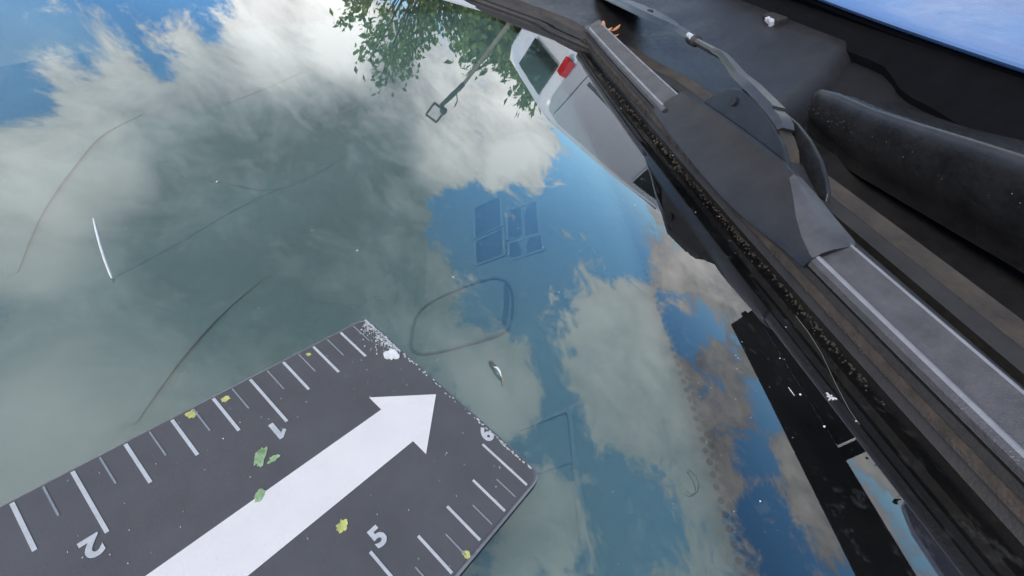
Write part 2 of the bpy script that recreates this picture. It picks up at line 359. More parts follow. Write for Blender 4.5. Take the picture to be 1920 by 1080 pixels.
# ---- cowl: smooth trough between glass and hood
TROUGH = [(-14, 1.0), (6.6, 1.0), (8.4, 0.0), (22, 0.0)]
def cowl_profile(x):
    d = edge_u(x) + 8.35; t = lerp_table(TROUGH, x)
    base = [(-7.42, -4.25, 1), (-7.42, -3.86, 1), (-7.66, -3.80, 1), (-8.08, -3.86, .9), (-8.25, -4.0, .85),
            (-8.6, -4.25-0.9*t, .75), (-9.2, -4.42-1.3*t, .6), (-10.0, -4.5-1.2*t, .45), (-10.8, -4.45-0.9*t, .3), (-11.6, -4.28-0.6*t, .15), (-12.4, -4.06-0.4*t, .05), (-13.6, -3.95-0.4*t, 0), (-15, -4.05-0.4*t, 0)]
    return [Vector((x, y + d*w*CT, z + d*w*ST)) for y, z, w in base]
xs = frange(-14, 24, 110)
def sweep_open(profile, xs, i0, i1, th, name, mat, parent, smooth=40):
    """a moulded sheet of real thickness following part of a profile"""
    rings = []
    for x in xs:
        p = profile(x)[i0:i1]
        lo = [q + Vector((0, 0.0, -th)) for q in p]
        rings.append(p + lo[::-1])
    return finish(loft(rings), name, mat, parent, smooth)
def far_panel(x):                             # its near end slants and rolls down into the trough
    e = x-8.2; drop = 0.9*max(0.0, 1-e/1.3)**2
    keep = TROUGH[:]; p = cowl_profile(max(x, 8.41))
    return [Vector((x + max(0.0, -q.y-8.6)*0.62*max(0.0, 1-e/14), q.y, q.z - drop*min(1, max(0, (-q.y-8.1)/0.8)))) for q in p]
cowl = sweep_open(far_panel, frange(8.2, 24, 80), 3, 13, 0.12, 'cowl_panel', 'cowl_soft', car, 60)
sweep_open(lambda x: [q - Vector((0, 0, 0.13*min(1, max(0, (-q.y-8.1)/0.5)))) for q in cowl_profile(min(x, 7.4))] if x < 7.4 else [Vector((x, q.y, q.z-0.14)) for q in cowl_profile(7.4)], frange(-14, 11, 60), 3, 13, 0.12, 'drain_trough', 'cowl', cowl, 50)
sweep_open(cowl_profile, xs, 0, 3, 0.30, 'ledge_wall', 'rubber', cowl, 30)
sweep_open(lambda x: [q + Vector((0, 0, 0.004)) for q in cowl_profile(x)], xs, 2, 4, 0.10, 'cowl_ledge', 'ledge', cowl, 30)
seal = []
for x in xs:
    e = edge_u(x)
    seal.append([G(x, e+0.35+0.16*math.cos(a), GLASS_H+0.055+0.10*math.sin(a)) if a < math.pi else G(x, e+0.35+0.16*math.cos(a), GLASS_H+0.004) for a in [2*math.pi*k/12 for k in range(12)]])
finish(loft(seal), 'glass_seal', 'rubber', cowl, 60)
# ---- raised air-intake moulding with the bright top ridge
RT = [(-12, -3.22), (3.36, -3.28), (4.6, -3.44), (5.9, -3.62), (7.2, -3.77), (8.4, -3.82), (9.0, -3.92), (9.35, -4.15)]
RB = [(-12, -4.72), (2.6, -4.74), (3.9, -4.83), (5.3, -4.92), (7.0, -5.02), (8.3, -4.85), (9.35, -4.72)]
def lin(tab, x):
    if x <= tab[0][0]: return tab[0][1]
    for (a, va), (b, vb) in zip(tab, tab[1:]):
        if x <= b: return va + (vb-va)*(x-a)/(b-a)
    return tab[-1][1]
def ridge_ring(x):
    y0 = -10.2; zt, zb = lin(RT, x), lin(RB, x); h = zt-zb
    pts = [(y0+0.0, zb-0.4), (y0+0.02, zb), (y0+0.10, zb+0.10*h), (y0+0.13, zb+0.4*h), (y0+0.10, zb+0.75*h), (y0+0.02, zt-0.10), (y0-0.05, zt-0.02), (y0-0.13, zt), (y0-0.24, zt-0.04),
           (y0-0.5, zt-0.22), (y0-1.0, zt-0.5), (y0-1.7, zt-0.7), (y0-2.6, zt-0.9), (y0-2.6, zb-0.4)]
    return [Vector((x, y, z)) for y, z in pts]
def ridge():
    rings = [ridge_ring(x) for x in frange(-12, 8.4, 60)]
    for k in range(1, 8):                     # rounded far end
        a = k/7*math.pi/2; x = 8.4 + 0.9*math.sin(a); r = ridge_ring(x); s = math.cos(a)
        rings.append([Vector((q.x, -10.45 + (q.y+10.45)*(0.25+0.75*s), q.z)) for q in r])
    return finish(loft(rings), 'intake_moulding', 'moulding', cowl, 50)
rg = ridge()
SHADEW = [(-14, 1.75), (2, 1.7), (5, 1.5), (8, 1.2), (10, 0.55), (24, 0.45)]  # width of the hood's shadow band, built as a near-black solid
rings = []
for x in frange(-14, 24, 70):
    wd = lerp_table(SHADEW, x); y1 = -13.7; y0 = -12.75 + 0.0 + wd*0.75 - 0.3; zt = -3.70
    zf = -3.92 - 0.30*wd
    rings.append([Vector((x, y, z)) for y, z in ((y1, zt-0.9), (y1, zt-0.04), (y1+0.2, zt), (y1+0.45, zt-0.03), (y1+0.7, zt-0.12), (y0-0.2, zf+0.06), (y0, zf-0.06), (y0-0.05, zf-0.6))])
finish(loft(rings), 'hood_gap_shade', 'underhood', cowl, 50)
bm = bmesh.new()
for i in range(7):
    for j in range(3):
        box((8.3-0.30*i + 0.06*j, -10.62-0.16*j, lin(RT, 8.3-0.30*i)-0.19-0.09*j), (0.18, 0.09, 0.05), bm)
o = finish(bm, 'intake_grille', 'rubber', cowl, bevel=0.012); o['kind'] = 'stuff'
# ---- hood
def hood_rise(x): return 0.0024*max(0.0, min(x, 16)-3)**2 - 0.0009*min(0.0, x-3)**2
def hood():
    rings = []
    for x in frange(-14, 26, 60):
        r = []
        y0 = -13.2 + 0.002*(x-5)**2*0.0
        up = [(y0+0.02, -3.58), (y0+0.05, -3.50), (y0, -3.45), (y0-0.12, -3.43), (y0-0.8, -3.47), (y0-3, -3.75), (y0-8, -4.6), (y0-18, -7.0), (y0-30, -10.5)]
        dn = [(y0-30, -11.2), (y0-18, -7.6), (y0-8, -5.3), (y0-3, -4.55), (y0-1.0, -4.0), (y0-0.25, -3.75), (y0-0.02, -3.62)]
        for y, z in up+dn: r.append(Vector((x, y, z + hood_rise(x))))
        rings.append(r)
    bm = loft(rings)
    return finish(bm, 'hood', ['paint'], car, 35)
hd = hood()
rings = []
for x in frange(-14, 26, 60):
    z0 = hood_rise(x)
    rings.append([Vector((x, y, z+z0)) for y, z in ((-13.9, -3.92), (-13.35, -3.72), (-13.30, -3.80), (-13.5, -4.1), (-14.2, -4.5), (-16.0, -4.95), (-16.0, -4.7), (-14.6, -4.3))])
finish(loft(rings), 'hood_inner_lip', 'underhood', hd, 40)
# engine-bay bulkhead closing the space under the hood
bm = bmesh.new(); box((6, -17.5, -7.0), (40, 0.3, 5.2), bm)
finish(bm, 'bulkhead', 'underhood', hd)
# zinc clip under the hood edge
bm = bmesh.new()
box((15.3, -12.5, -3.98), (1.1, 0.4, 0.30), bm); finish(bm, 'clip_base', 'rubber', cowl, bevel=0.05)
bm = bmesh.new()
box((15.2, -12.28, -3.94), (0.40, 0.14, 0.20), bm); box((15.05, -12.26, -4.0), (0.16, 0.2, 0.26), bm); box((15.38, -12.26, -3.9), (0.10, 0.18, 0.16), bm)
finish(bm, 'clip', 'clip', cowl, bevel=0.04)

# ---- wiper
wiper = empty('wiper', car)
def bend(x):                                  # the blade follows the bowed glass a little
    return -0.0042*(x-3)**2 + 0.0
def blade_u(x): return bend(x)*0.6
def wsweep(pts, x0, x1, name, mat, n=40, smooth=30, bevel=0):
    rings = []
    for x in frange(x0, x1, n):
        b = blade_u(x)
        rings.append([G(x, u+b, h) for u, h in pts])
    return finish(loft(rings), name, mat, wiper, smooth, bevel)
SP = [(-5.60, 0.36), (-5.585, 0.44), (-5.61, 0.49), (-5.64, 0.515), (-5.675, 0.51), (-5.69, 0.495), (-5.70, 0.51), (-5.97, 0.72), (-5.985, 0.745), (-6.02, 0.75), (-6.04, 0.72), (-6.03, 0.40), (-5.98, 0.34), (-5.66, 0.34)]
wsweep(SP, -9, 1.6, 'spoiler', 'spoiler')
wsweep(SP, 7.0, 15.9, 'spoiler', 'spoiler')
HOLD = [(-5.60, 0.24), (-5.60, 0.33), (-6.0, 0.33), (-6.0, 0.24)]
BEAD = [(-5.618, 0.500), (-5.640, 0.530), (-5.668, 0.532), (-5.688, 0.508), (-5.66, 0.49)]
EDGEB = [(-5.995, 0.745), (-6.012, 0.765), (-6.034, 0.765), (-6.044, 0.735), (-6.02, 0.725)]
for prof in (BEAD, EDGEB):  # pale strips paint the highlight along both edges of the blade
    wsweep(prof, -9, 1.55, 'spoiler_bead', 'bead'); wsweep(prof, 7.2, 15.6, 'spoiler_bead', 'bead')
wsweep(HOLD, -9, 15.9, 'blade_spine', 'rubber')
SQ = [(-5.66, 0.24), (-5.62, 0.20), (-5.62, 0.10), (-5.70, 0.07), (-5.84, 0.07), (-5.88, 0.12), (-5.86, 0.24)]
wsweep(SQ, -9, 16.0, 'squeegee_root', 'squeegee')
LIP = [(-5.74, 0.068), (-5.73, 0.0), (-5.70, -0.077), (-5.735, -0.078), (-5.78, 0.0), (-5.79, 0.068)]
wsweep(LIP, -9, 16.0, 'squeegee_lip', 'rubber')
rings = []
for x, k in ((15.55, 1.06), (15.6, 1.14), (16.0, 1.14), (16.12, 1.0), (16.16, 0.8)):
    b = blade_u(x); c = (-5.81, 0.47)
    rings.append([G(x, c[0]+(u-c[0])*k+b, c[1]+(h-c[1])*k) for u, h in SP])
finish(loft(rings), 'end_cap', 'spoiler', wiper, 35)
# connector: long low cover over the middle of the blade
CONN = [  # x, lower edge (u, h), crest (u, h), shoulder (u, h), top edge (u, h)
 (7.40, -5.56, 0.33, -5.99, 0.78, -6.03, 0.80, -6.07, 0.80), (7.3, -5.52, 0.30, -6.02, 0.84, -6.06, 0.855, -6.10, 0.85), (6.6, -5.50, 0.27, -6.06, 0.89, -6.09, 0.905, -6.14, 0.90), (5.6, -5.46, 0.24, -6.09, 0.94, -6.12, 0.955, -6.17, 0.95),
 (4.2, -5.42, 0.22, -6.12, 0.97, -6.15, 0.985, -6.20, 0.98), (3.4, -5.41, 0.22, -6.11, 0.97, -6.14, 0.985, -6.20, 0.98), (3.0, -5.42, 0.23, -6.02, 0.91, -6.10, 0.965, -6.20, 0.96), (2.6, -5.45, 0.25, -5.89, 0.80, -6.05, 0.915, -6.19, 0.92),
 (2.2, -5.48, 0.28, -5.76, 0.66, -5.97, 0.845, -6.16, 0.87), (1.8, -5.52, 0.31, -5.66, 0.55, -5.90, 0.78, -6.12, 0.83), (1.45, -5.535, 0.32, -5.585, 0.49, -5.86, 0.725, -6.08, 0.80), (1.38, -5.545, 0.33, -5.585, 0.485, -5.86, 0.69, -6.06, 0.77)]
rings = []
for x, ul, hl, uc, hc, us, hs_, ut, ht in CONN:
    b = blade_u(x)
    pts = [(ul, hl), (ul-0.012, hl+0.04), (uc+0.012, hc-0.02), (uc, hc), (uc*0.7+us*0.3, hc*0.7+hs_*0.3+0.035), (uc*0.3+us*0.7, hc*0.3+hs_*0.7+0.03), (us, hs_), (ut, ht), (ut-0.05, ht-0.04), (ut-0.12, ht-0.16), (ut-0.12, hl), (ut, hl-0.03), (ul-0.1, hl-0.03)]
    rings.append([G(x, u+b, h) for u, h in pts])
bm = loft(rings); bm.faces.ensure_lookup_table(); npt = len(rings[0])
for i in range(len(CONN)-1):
    if CONN[i][0] < 3.25:  # paler saddle faces: wear plus a painted sky highlight
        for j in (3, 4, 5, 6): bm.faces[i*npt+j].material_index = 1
finish(bm, 'connector', ['connector', 'worn_sheen'], wiper, 32)
# upright cheek of the connector, with a small hole
def cheek(x0, u0, pts, name, tk):
    base = [G(x, u0 + blade_u(x) - 0.10*(h-0.7), h) for x, h in pts]
    return thick(base, G(0, -tk, 0)-G(0, 0, 0))
CH = [(6.55, 0.82), (6.45, 1.02), (6.2, 1.25), (5.9, 1.42), (5.6, 1.50), (5.2, 1.48), (4.7, 1.42), (4.2, 1.32), (3.75, 1.18), (3.42, 1.02), (3.2, 0.88), (3.1, 0.75), (4.0, 0.70), (5.5, 0.70)]
bm = cheek(0, -6.14, CH, 'cheek', 0.10)
finish(bm, 'connector_cheek', 'connector', wiper, None, 0.03, 3)
bm = thick([G(5.55+0.10*math.cos(t), -6.105-0.10*(1.27+0.085*math.sin(t)-0.7)+blade_u(5.5), 1.27+0.085*math.sin(t)) for t in [2*math.pi*k/12 for k in range(12)]], G(0, -0.05, 0)-G(0, 0, 0))
finish(bm, 'cheek_hole', 'rubber', wiper)
CH2 = [(x-0.42 if x < 5 else x, h+0.0) for x, h in CH]
bm = cheek(0, -6.62, CH2, 'cheek', 0.08)
finish(bm, 'connector_cheek', 'connector', wiper, None, 0.03, 3)
# hook of the arm held between the cheeks, its dusty tongue below
def ribbon(path, wid, th, name, mat, smooth=40, bevel=0.02):
    rings = []
    for i, (x, u, h) in enumerate(path):
        w = wid[i] if isinstance(wid, (list, tuple)) else wid
        t = th[i] if isinstance(th, (list, tuple)) else th
        p0 = Vector(path[max(i-1, 0)]); p1 = Vector(path[min(i+1, len(path)-1)]); d = (p1-p0).normalized()
        nrm = Vector((-d.z, 0, d.x)); nrm = nrm if nrm.z >= 0 else -nrm
        q = Vector((x, u, h))
        c = [q + Vector((0, w/2, 0)), q + Vector((0, w/2-0.04, 0)) + nrm*t, q + Vector((0, -w/2+0.04, 0)) + nrm*t, q + Vector((0, -w/2, 0)), q + Vector((0, -w/2, 0)) - nrm*t*0.5, q + Vector((0, w/2, 0)) - nrm*t*0.5]
        rings.append([G(*v) for v in c])
    return finish(loft(rings), name, mat, wiper, smooth)
ribbon([(5.2, -6.42, 1.42), (4.8, -6.42, 1.44), (4.4, -6.42, 1.40), (4.2, -6.42, 1.34), (4.12, -6.42, 1.28)], 0.33, 0.09, 'arm_hook', 'arm')
ribbon([(4.25, -6.42, 1.24), (4.0, -6.42, 1.18), (3.75, -6.42, 1.06), (3.58, -6.42, 0.92)], 0.35, 0.08, 'hook_latch', 'ledge')
ribbon([(3.5, -6.42, 0.95), (3.2, -6.42, 0.83), (2.9, -6.42, 0.74), (2.4, -6.42, 0.66)], [0.36, 0.38, 0.36, 0.2], 0.06, 'hook_tongue', 'rubber')
def yz(x, Y, Z): return (x, Y*CT + Z*ST, -Y*ST + Z*CT)
ARM = [(4.6, -6.44, 1.45), yz(5.5, -6.40, -1.62), yz(6.4, -6.58, -1.72), yz(7.3, -6.80, -1.76), yz(7.9, -6.95, -1.80), yz(8.6, -7.06, -1.89)]
ribbon(ARM, [0.34, 0.33, 0.31, 0.27, 0.22, 0.17], [0.10, 0.10, 0.10, 0.09, 0.08, 0.07], 'arm_blade', 'arm')
ROD = [yz(7.4, -6.82, -1.79), yz(7.9, -6.95, -1.80), yz(8.6, -7.06, -1.90), yz(9.8, -7.24, -2.06), yz(10.4, -7.36, -2.15)]
finish(tube([G(*p) for p in ROD], [0.08, 0.085, 0.09, 0.09, 0.09], 12), 'arm_rod', 'arm', wiper, 60)
finish(tube([G(*p) for p in (yz(10.25, -7.33, -2.13), yz(10.3, -7.34, -2.135), yz(10.85, -7.42, -2.20), yz(10.9, -7.43, -2.205))], [0.10, 0.155, 0.155, 0.10], 14), 'arm_sleeve', 'rubber', wiper, 40)
finish(tube([G(*p) for p in (yz(10.42, -7.26, -2.03), yz(10.75, -7.31, -2.07))], [0.075, 0.075], 10), 'sleeve_glint', 'bright', wiper, 40)  # pale rod painting a highlight along the sleeve
ribbon([yz(10.8, -7.42, -2.20), yz(11.6, -7.5, -2.26), yz(12.6, -7.55, -2.32), yz(13.6, -7.60, -2.38), yz(15.6, -7.70, -2.50), yz(18.5, -7.9, -2.75), yz(24, -8.3, -3.3)], [0.26, 0.30, 0.45, 1.05, 1.45, 1.7, 1.9], [0.10, 0.11, 0.12, 0.13, 0.14, 0.15, 0.15], 'arm_head', 'arm')
bm = bmesh.new(); box(G(*yz(15.0, -7.68, -2.29)), (0.34, 0.12, 0.06), bm)
finish(bm, 'arm_rivet', 'rubber', wiper, bevel=0.02)
# ---- dashboard under the glass
def dash_z(y): return -4.35 + 0.03*max(0, y+4)
dash = empty('dashboard', car)
def dash_surface():
    rows = []
    ys = frange(-7.2, 60, 70)
    for x in frange(-20, 24, 50):
        rows.append([Vector((x, y, dash_z(y))) for y in ys] + [Vector((x, 60, -9)), Vector((x, -7.2, -9))])
    return finish(loft(rows), 'dash_top', 'dash', dash, 60)
dash_surface()
PAD = [(-0.55, -0.26), (0.55, -0.26), (1.0, -0.29), (1.8, -0.42), (4.0, -1.0), (8.0, -2.25), (14.0, -4.4), (18.5, -6.1)]  # pale sheet added close under the glass to brighten beside the dots
def pad_u0(x): return min(max(frit_u(x), edge_u(x)+0.6), -2.4)
rings = []
for x in frange(-14, 17, 50):
    rings.append([G(x, pad_u0(x)+du, h) for du, h in PAD + [(18.3, -6.4), (14.0, -4.8), (8.0, -2.65), (4.0, -1.4), (1.8, -0.8), (-0.55, -0.5)]])
finish(loft(rings), 'brightening_pad', 'pad', dash, 70)
bm = bmesh.new(); box((2, 62, 6), (50, 0.5, 40), bm); finish(bm, 'seat_back', 'cabin', dash)
bm = thick([(24.3, y, z) for y, z in ((-7.0, -9), (62, -9), (62, 62*ST/CT-1.5), (-3.0, -3*ST/CT-1.2), (-7.0, -7*ST/CT-0.5))], (0.6, 0, 0)); finish(bm, 'door_trim', 'cabin', dash)
def on_dash(px, py):                          # where a sight line from the lens meets the dash top
    d = Vector(CZ) + Vector(CX)*((px-960)/835.0) + Vector(CY)*((py-540)/835.0)
    c = CAMPOS/I; n = Vector((0, -ST, CT)); t = (GLASS_H-0.15-n.dot(c))/n.dot(d)
    while True:                               # first of pad or dash top that the line meets under the glass
        p = c + d*t; u = p.y*CT + p.z*ST; h = n.dot(p); du = u - pad_u0(p.x)
        if p.z <= dash_z(p.y) or t > 400: return p
        if -0.55 < du < 18.5 and -14 < p.x < 17 and h <= lin(PAD, du): return p
        t += 0.01
def spline(p, closed=False, k=6):
    n = len(p); out = []
    for i in range(n if closed else n-1):
        g = lambda q: p[q % n] if closed else p[max(0, min(n-1, q))]
        a, b, c, d = g(i-1), g(i), g(i+1), g(i+2)
        for t in [v/k for v in range(k)]:
            out.append(0.5*((2*b) + (c-a)*t + (2*a-5*b+4*c-d)*t*t + (3*b-a-3*c+d)*t**3))
    if not closed: out.append(p[-1])
    return out
def dash_line(pts, w, name, mat, h=0.05, closed=False, flat=0.5, smooth=True):
    p = [on_dash(*q) + Vector((0, 0, h)) for q in pts]
    if isinstance(w, (list, tuple)):
        ws_ = [Vector((v, 0, 0)) for v in w]; w = [v.x for v in spline(ws_)]
    p = spline(p, closed) if smooth else p + ([p[0]] if closed else [])
    if smooth and closed: p = p + [p[0]]
    return finish(tube(p, w, 8, None, flat), name, mat, dash, 60)
dash_line([(772, 645), (782, 595), (810, 568), (870, 540), (925, 524), (952, 532), (962, 560), (958, 608), (940, 628), (890, 645), (820, 662), (785, 664)], 0.014, 'speaker_rim', 'dash_dark', 0.02, True)
dash_line([(948, 535), (949, 570), (944, 610)], 0.035, 'speaker_edge', 'dash_dark', 0.0)
dash_line([(968, 870), (968, 808), (1060, 770), (1070, 780), (1078, 862), (1010, 884)], 0.028, 'display_hood_rim', 'dash_mid', 0.02, True, 0.5, False)
dash_line([(1078, 862), (1090, 960), (1105, 1079)], 0.035, 'dash_seam', 'dash_mid', 0.02)
for q in ([(888, 392), (940, 370), (942, 425), (890, 450)], [(890, 455), (944, 430), (946, 480), (892, 500)], [(948, 398), (1008, 380), (1014, 440), (952, 452)], [(953, 458), (1015, 440), (1020, 470), (956, 490)]):
    dash_line(q, 0.032, 'vent_frame', 'dash_mid', 0.02, True, 0.5, False)
    p = [on_dash(*a) + Vector((0, 0, 0.012)) for a in q]
    finish(thick(p, (0, 0, -0.10)), 'vent_opening', 'dash_dark', dash)
dash_line([(225, 800), (290, 700), (350, 630), (410, 575), (470, 530), (520, 500)], [0.16, 0.22, 0.22, 0.18, 0.13, 0.05], 'dash_ridge', 'pad', -0.006, False, 0.13)
dash_line([(420, 192), (490, 165), (560, 134)], 0.22, 'dash_ridge', 'pad', -0.006, False, 0.10)
dash_line([(10, 520), (40, 420), (90, 340), (170, 260), (260, 215)], [0.15, 0.3, 0.4, 0.3, 0.15], 'dash_ridge', 'pad', -0.006, False, 0.08)
dash_line([(215, 520), (330, 460), (430, 400), (520, 356)], 0.016, 'dash_seam', 'dash_dark', 0.0)
dash_line([(300, 330), (400, 340), (520, 356), (640, 300)], 0.016, 'dash_seam', 'dash_dark', 0.0)
# ---- far end: bright edge of the body beside the glass
bm = bmesh.new()
rings = []
for t in frange(0, 1, 14):
    x = 19.2 + 1.5*t; u = -3.6 + 9*t
    rings.append([G(x+dx, u, GLASS_H+h) for dx, h in ((0, 0.0), (0.15, 0.25), (0.5, 0.42), (0.95, 0.5), (2.5, 0.45), (2.6, 0.0))])
finish(loft(rings), 'pillar_trim', 'van', car, 40)

# ================================================================== THE CARD ON THE GLASS
MC = Matrix(((-0.70007141, -0.71407284, 0), (0.63048889, -0.61812637, -0.46947156), (0.33523689, -0.32866362, 0.88294759)))
W_, L_ = 1.974, 6.24
card = empty('scale_card', None); tag(card, 'grey magnetic inch scale card with white arrow lying flat on the glass', 'scale card')
card.matrix_world = MC.to_4x4()
def plate(z0, z1, inset, name, mat):
    pts = []; r = 0.10
    for cx, cy, a0 in ((r-0.012+inset, r+inset, math.pi), (L_-r-inset, r+inset, 1.5*math.pi), (L_-r-inset, W_-r-inset, 0), (r-0.012+inset, W_-r-inset, 0.5*math.pi)):
        for k in range(7):
            a = a0 + k/6*math.pi/2; pts.append(Vector((cx+r*math.cos(a), cy+r*math.sin(a), z0)))
    return finish(thick(pts, (0, 0, z1-z0)), name, mat, card)
plate(-0.022, 0.0, 0.0, 'printed_face', 'card')
plate(-0.060, -0.0225, -0.024, 'magnet_layer', 'card_side')
plate(-0.078, -0.0605, -0.030, 'backing', 'rubber')
PZ = 0.0025
def flat(pts, name, mat, z=PZ): return finish(thick([Vector((x, y, 0.0003)) for x, y in pts], (0, 0, z)), name, mat, card)
def bar(x, y0, y1, w, name, mat): return flat([(x-w/2, y0), (x+w/2, y0), (x+w/2, y1), (x-w/2, y1)], name, mat)
for k in range(0, 49):
    x = k*0.125
    whole, quarter = k % 8 == 0, k % 2 == 0
    ln = 0.48 if whole else 0.346 if quarter else 0.232
    w = 0.0195 if quarter else 0.010
    mat = 'tick_print' if quarter else 'thin_print'
    bar(x+(0.004 if k == 0 else 0), 0.012, ln, w if k else 0.016, 'tick', mat)
    bar(x+0.122, W_-(ln-0.05)-0.01, W_-(0.012 if whole or quarter else 0.02), w*0.9, 'tick', mat)
flat([(0.076, 0.99), (0.474, 1.307), (0.474, 1.172), (5.6, 1.172), (5.6, 0.822), (0.474, 0.822), (0.474, 0.681)], 'arrow', 'white_print')
def numeral(ch, x, y, rot, size):
    cu = bpy.data.curves.new('numeral', 'FONT'); cu.body = ch; cu.size = size; cu.align_x = 'CENTER'; cu.align_y = 'CENTER'; cu.extrude = 0.001; cu.offset = 0.0065; cu.resolution_u = 4
    tmp = bpy.data.objects.new('numeral', cu); COL.objects.link(tmp)
    dg = bpy.context.evaluated_depsgraph_get(); me = bpy.data.meshes.new_from_object(tmp.evaluated_get(dg))
    bpy.data.objects.remove(tmp)
    me.materials.clear()
    me.transform(Matrix.Translation((x, y, 0.0022)) @ Matrix.Rotation(rot, 4, 'Z')); me.transform(Matrix.Scale(I, 4))
    return link('numeral', me, 'tick_print', card)
for n in (2, 3, 4, 5): numeral(str(n), n+0.073, 0.50, 0.0, 0.165)
for n in (6, 5, 4, 3, 2): numeral(str(n), 6-n+0.040, 1.505, math.pi, 0.165)
def one(x, y, sgn):
    q = [(a_*1.15, b_*1.15) for a_, b_ in [(-0.040, 0.026), (0.0, 0.062), (0.020, 0.062), (0.020, -0.062), (-0.008, -0.062), (-0.008, 0.026), (-0.028, 0.008)]]
    flat([(x+a*sgn, y+b*sgn) for a, b in q], 'numeral', 'tick_print')
one(1.080, 0.500, 1); one(5.045, 1.505, -1)
def blob(x, y, r, name, mat, sx=1.0, rot=0.0, z=0.0012, n=19, parent=card, wob=0.3):
    pts = []
    for k in range(n):
        a = 2*math.pi*k/n; rr = r*(1+random.uniform(-wob, wob))
        px, py = rr*math.cos(a)*sx, rr*math.sin(a)
        pts.append(Vector((x+px*math.cos(rot)-py*math.sin(rot), y+px*math.sin(rot)+py*math.cos(rot), 0.0006)))
    return finish(thick(pts, (0, 0, z)), name, mat, parent)
blob(1.396, 0.045, 0.035, 'paint_speck', 'yellow'); blob(1.195, 0.063, 0.026, 'paint_speck', 'yellow'); blob(1.15, 1.305, 0.030, 'paint_speck', 'yellow', 1.3, 0.4)
blob(0.74, 1.955, 0.026, 'paint_speck', 'yellow', 0.7); blob(0.57, 0.06, 0.018, 'paint_speck', 'yellow')
blob(1.245, 0.60, 0.032, 'paint_smear', 'green', 2.3, 0.75, 0.0025, 21); blob(1.372, 0.815, 0.03, 'paint_smear', 'green', 1.4, 0.5, 0.004); blob(1.20, 0.665, 0.022, 'paint_smear', 'green', 1.6, 0.2, 0.003)
blob(0.082, 0.465, 0.056, 'chipped_patch', 'white_chip', 1.0, 0.3, 0.008, 21, card, 0.25)
bm = bmesh.new()
for k in range(190):
    t = abs(random.gauss(0, 0.16)); y = random.choice((random.uniform(0.05, 0.5), random.uniform(0.1, 0.46)))
    x = 0.004 + t*0.42; r = random.uniform(0.002, 0.012)*(1.2 if t < 0.1 else 0.5)
    box((x, y, 0.002), (r*2, r*random.uniform(1, 3), 0.006), bm, Matrix.Rotation(random.uniform(0, 3), 4, 'Z'))
for k in range(60):
    box((random.uniform(-0.008, 0.012), random.uniform(0.5, 1.93), 0.0), (random.uniform(0.004, 0.012), random.uniform(0.004, 0.03), 0.006), bm)
for k in range(170):
    box((random.uniform(0, 3), random.uniform(0.03, 1.95), 0.001), (random.uniform(0.002, 0.007), random.uniform(0.002, 0.009), 0.004), bm)
o = finish(bm, 'edge_chips', 'chip', card); o['kind'] = 'stuff'

# ================================================================== SMALL THINGS LYING ABOUT
def at_glass(px, py, h=GLASS_H):
    d = Vector(CZ) + Vector(CX)*((px-960)/835.0) + Vector(CY)*((py-540)/835.0)
    n = Vector((0, -ST, CT)); c = CAMPOS/I
    return c + d*((h - n.dot(c))/n.dot(d))
def u_of(p): return p.y*CT + p.z*ST
# crumbs of moss and dirt along the blade root, dust specks on the plastics
rnd = random.Random(11); bm = bmesh.new()
clumps = [rnd.uniform(2, 15.5) for _ in range(26)] + [rnd.uniform(-3, 4) for _ in range(7)]
for k in range(1100):
    x = rnd.choice(clumps) + rnd.gauss(0, 0.35); r = rnd.uniform(0.005, 0.018)*(1.5 if x > 5 else 0.8)
    u = -5.60 + blade_u(x) + abs(rnd.gauss(0, 0.09)); h = GLASS_H + r*0.4 if u > -5.58 else 0.12
    box(G(x, u, h), (r*2, r*1.6, r), bm, Matrix.Rotation(rnd.uniform(0, 3), 4, 'Z') @ Matrix.Rotation(rnd.uniform(-.5, .5), 4, 'X'))
o = finish(bm, 'dirt_crumbs', 'crumb'); tag(o, 'brown crumbs of moss and dirt along the foot of the wiper rubber', 'dirt', None, 'stuff')
bm = bmesh.new()
for k in range(170):
    x = rnd.uniform(-3, 9) if rnd.random() < 0.7 else rnd.uniform(6.5, 9); zt, zb = lin(RT, x), lin(RB, x); f_ = rnd.random()**0.8
    r = rnd.uniform(0.003, 0.009)
    if rnd.random() < 0.45: p = Vector((x, -10.07, zb + (zt-zb)*(0.3+0.35*f_)))
    else: p = Vector((x, -10.4 - 0.5*f_, zt-0.13-0.30*f_))
    box(p, (r*2, r, r*1.5), bm, Matrix.Rotation(rnd.uniform(0, 3), 4, 'Y'))
o = finish(bm, 'dust_specks', 'dust', cowl); o['kind'] = 'stuff'
# dry leaf scrap caught beyond the far end of the blade
lf = empty('leaf_scrap', None, tuple(G(15.9, -7.1, 0.42)*I)); tag(lf, 'dry orange leaf scrap caught in the cowl behind the far blade tip', 'leaf')
for k, (dx, dy, dz, s, rt) in enumerate(((0, 0, 0, 0.32, 0.3), (0.9, 0.1, 0.0, 0.26, 1.0), (1.9, -0.1, -0.1, 0.30, -0.4), (0.7, -0.3, 0.0, 0.2, 2.0))):
    pts = [Vector((dx + s*1.5*math.cos(a)*math.cos(rt) - s*0.45*math.sin(a)*math.sin(rt), dy + s*1.5*math.cos(a)*math.sin(rt) + s*0.45*math.sin(a)*math.cos(rt), dz + 0.25*s*math.cos(2*a))) for a in [2*math.pi*q/14 for q in range(14)]]
    finish(thick(pts, (0, 0, 0.02)), 'leaf_piece', 'leaf_dry', lf)
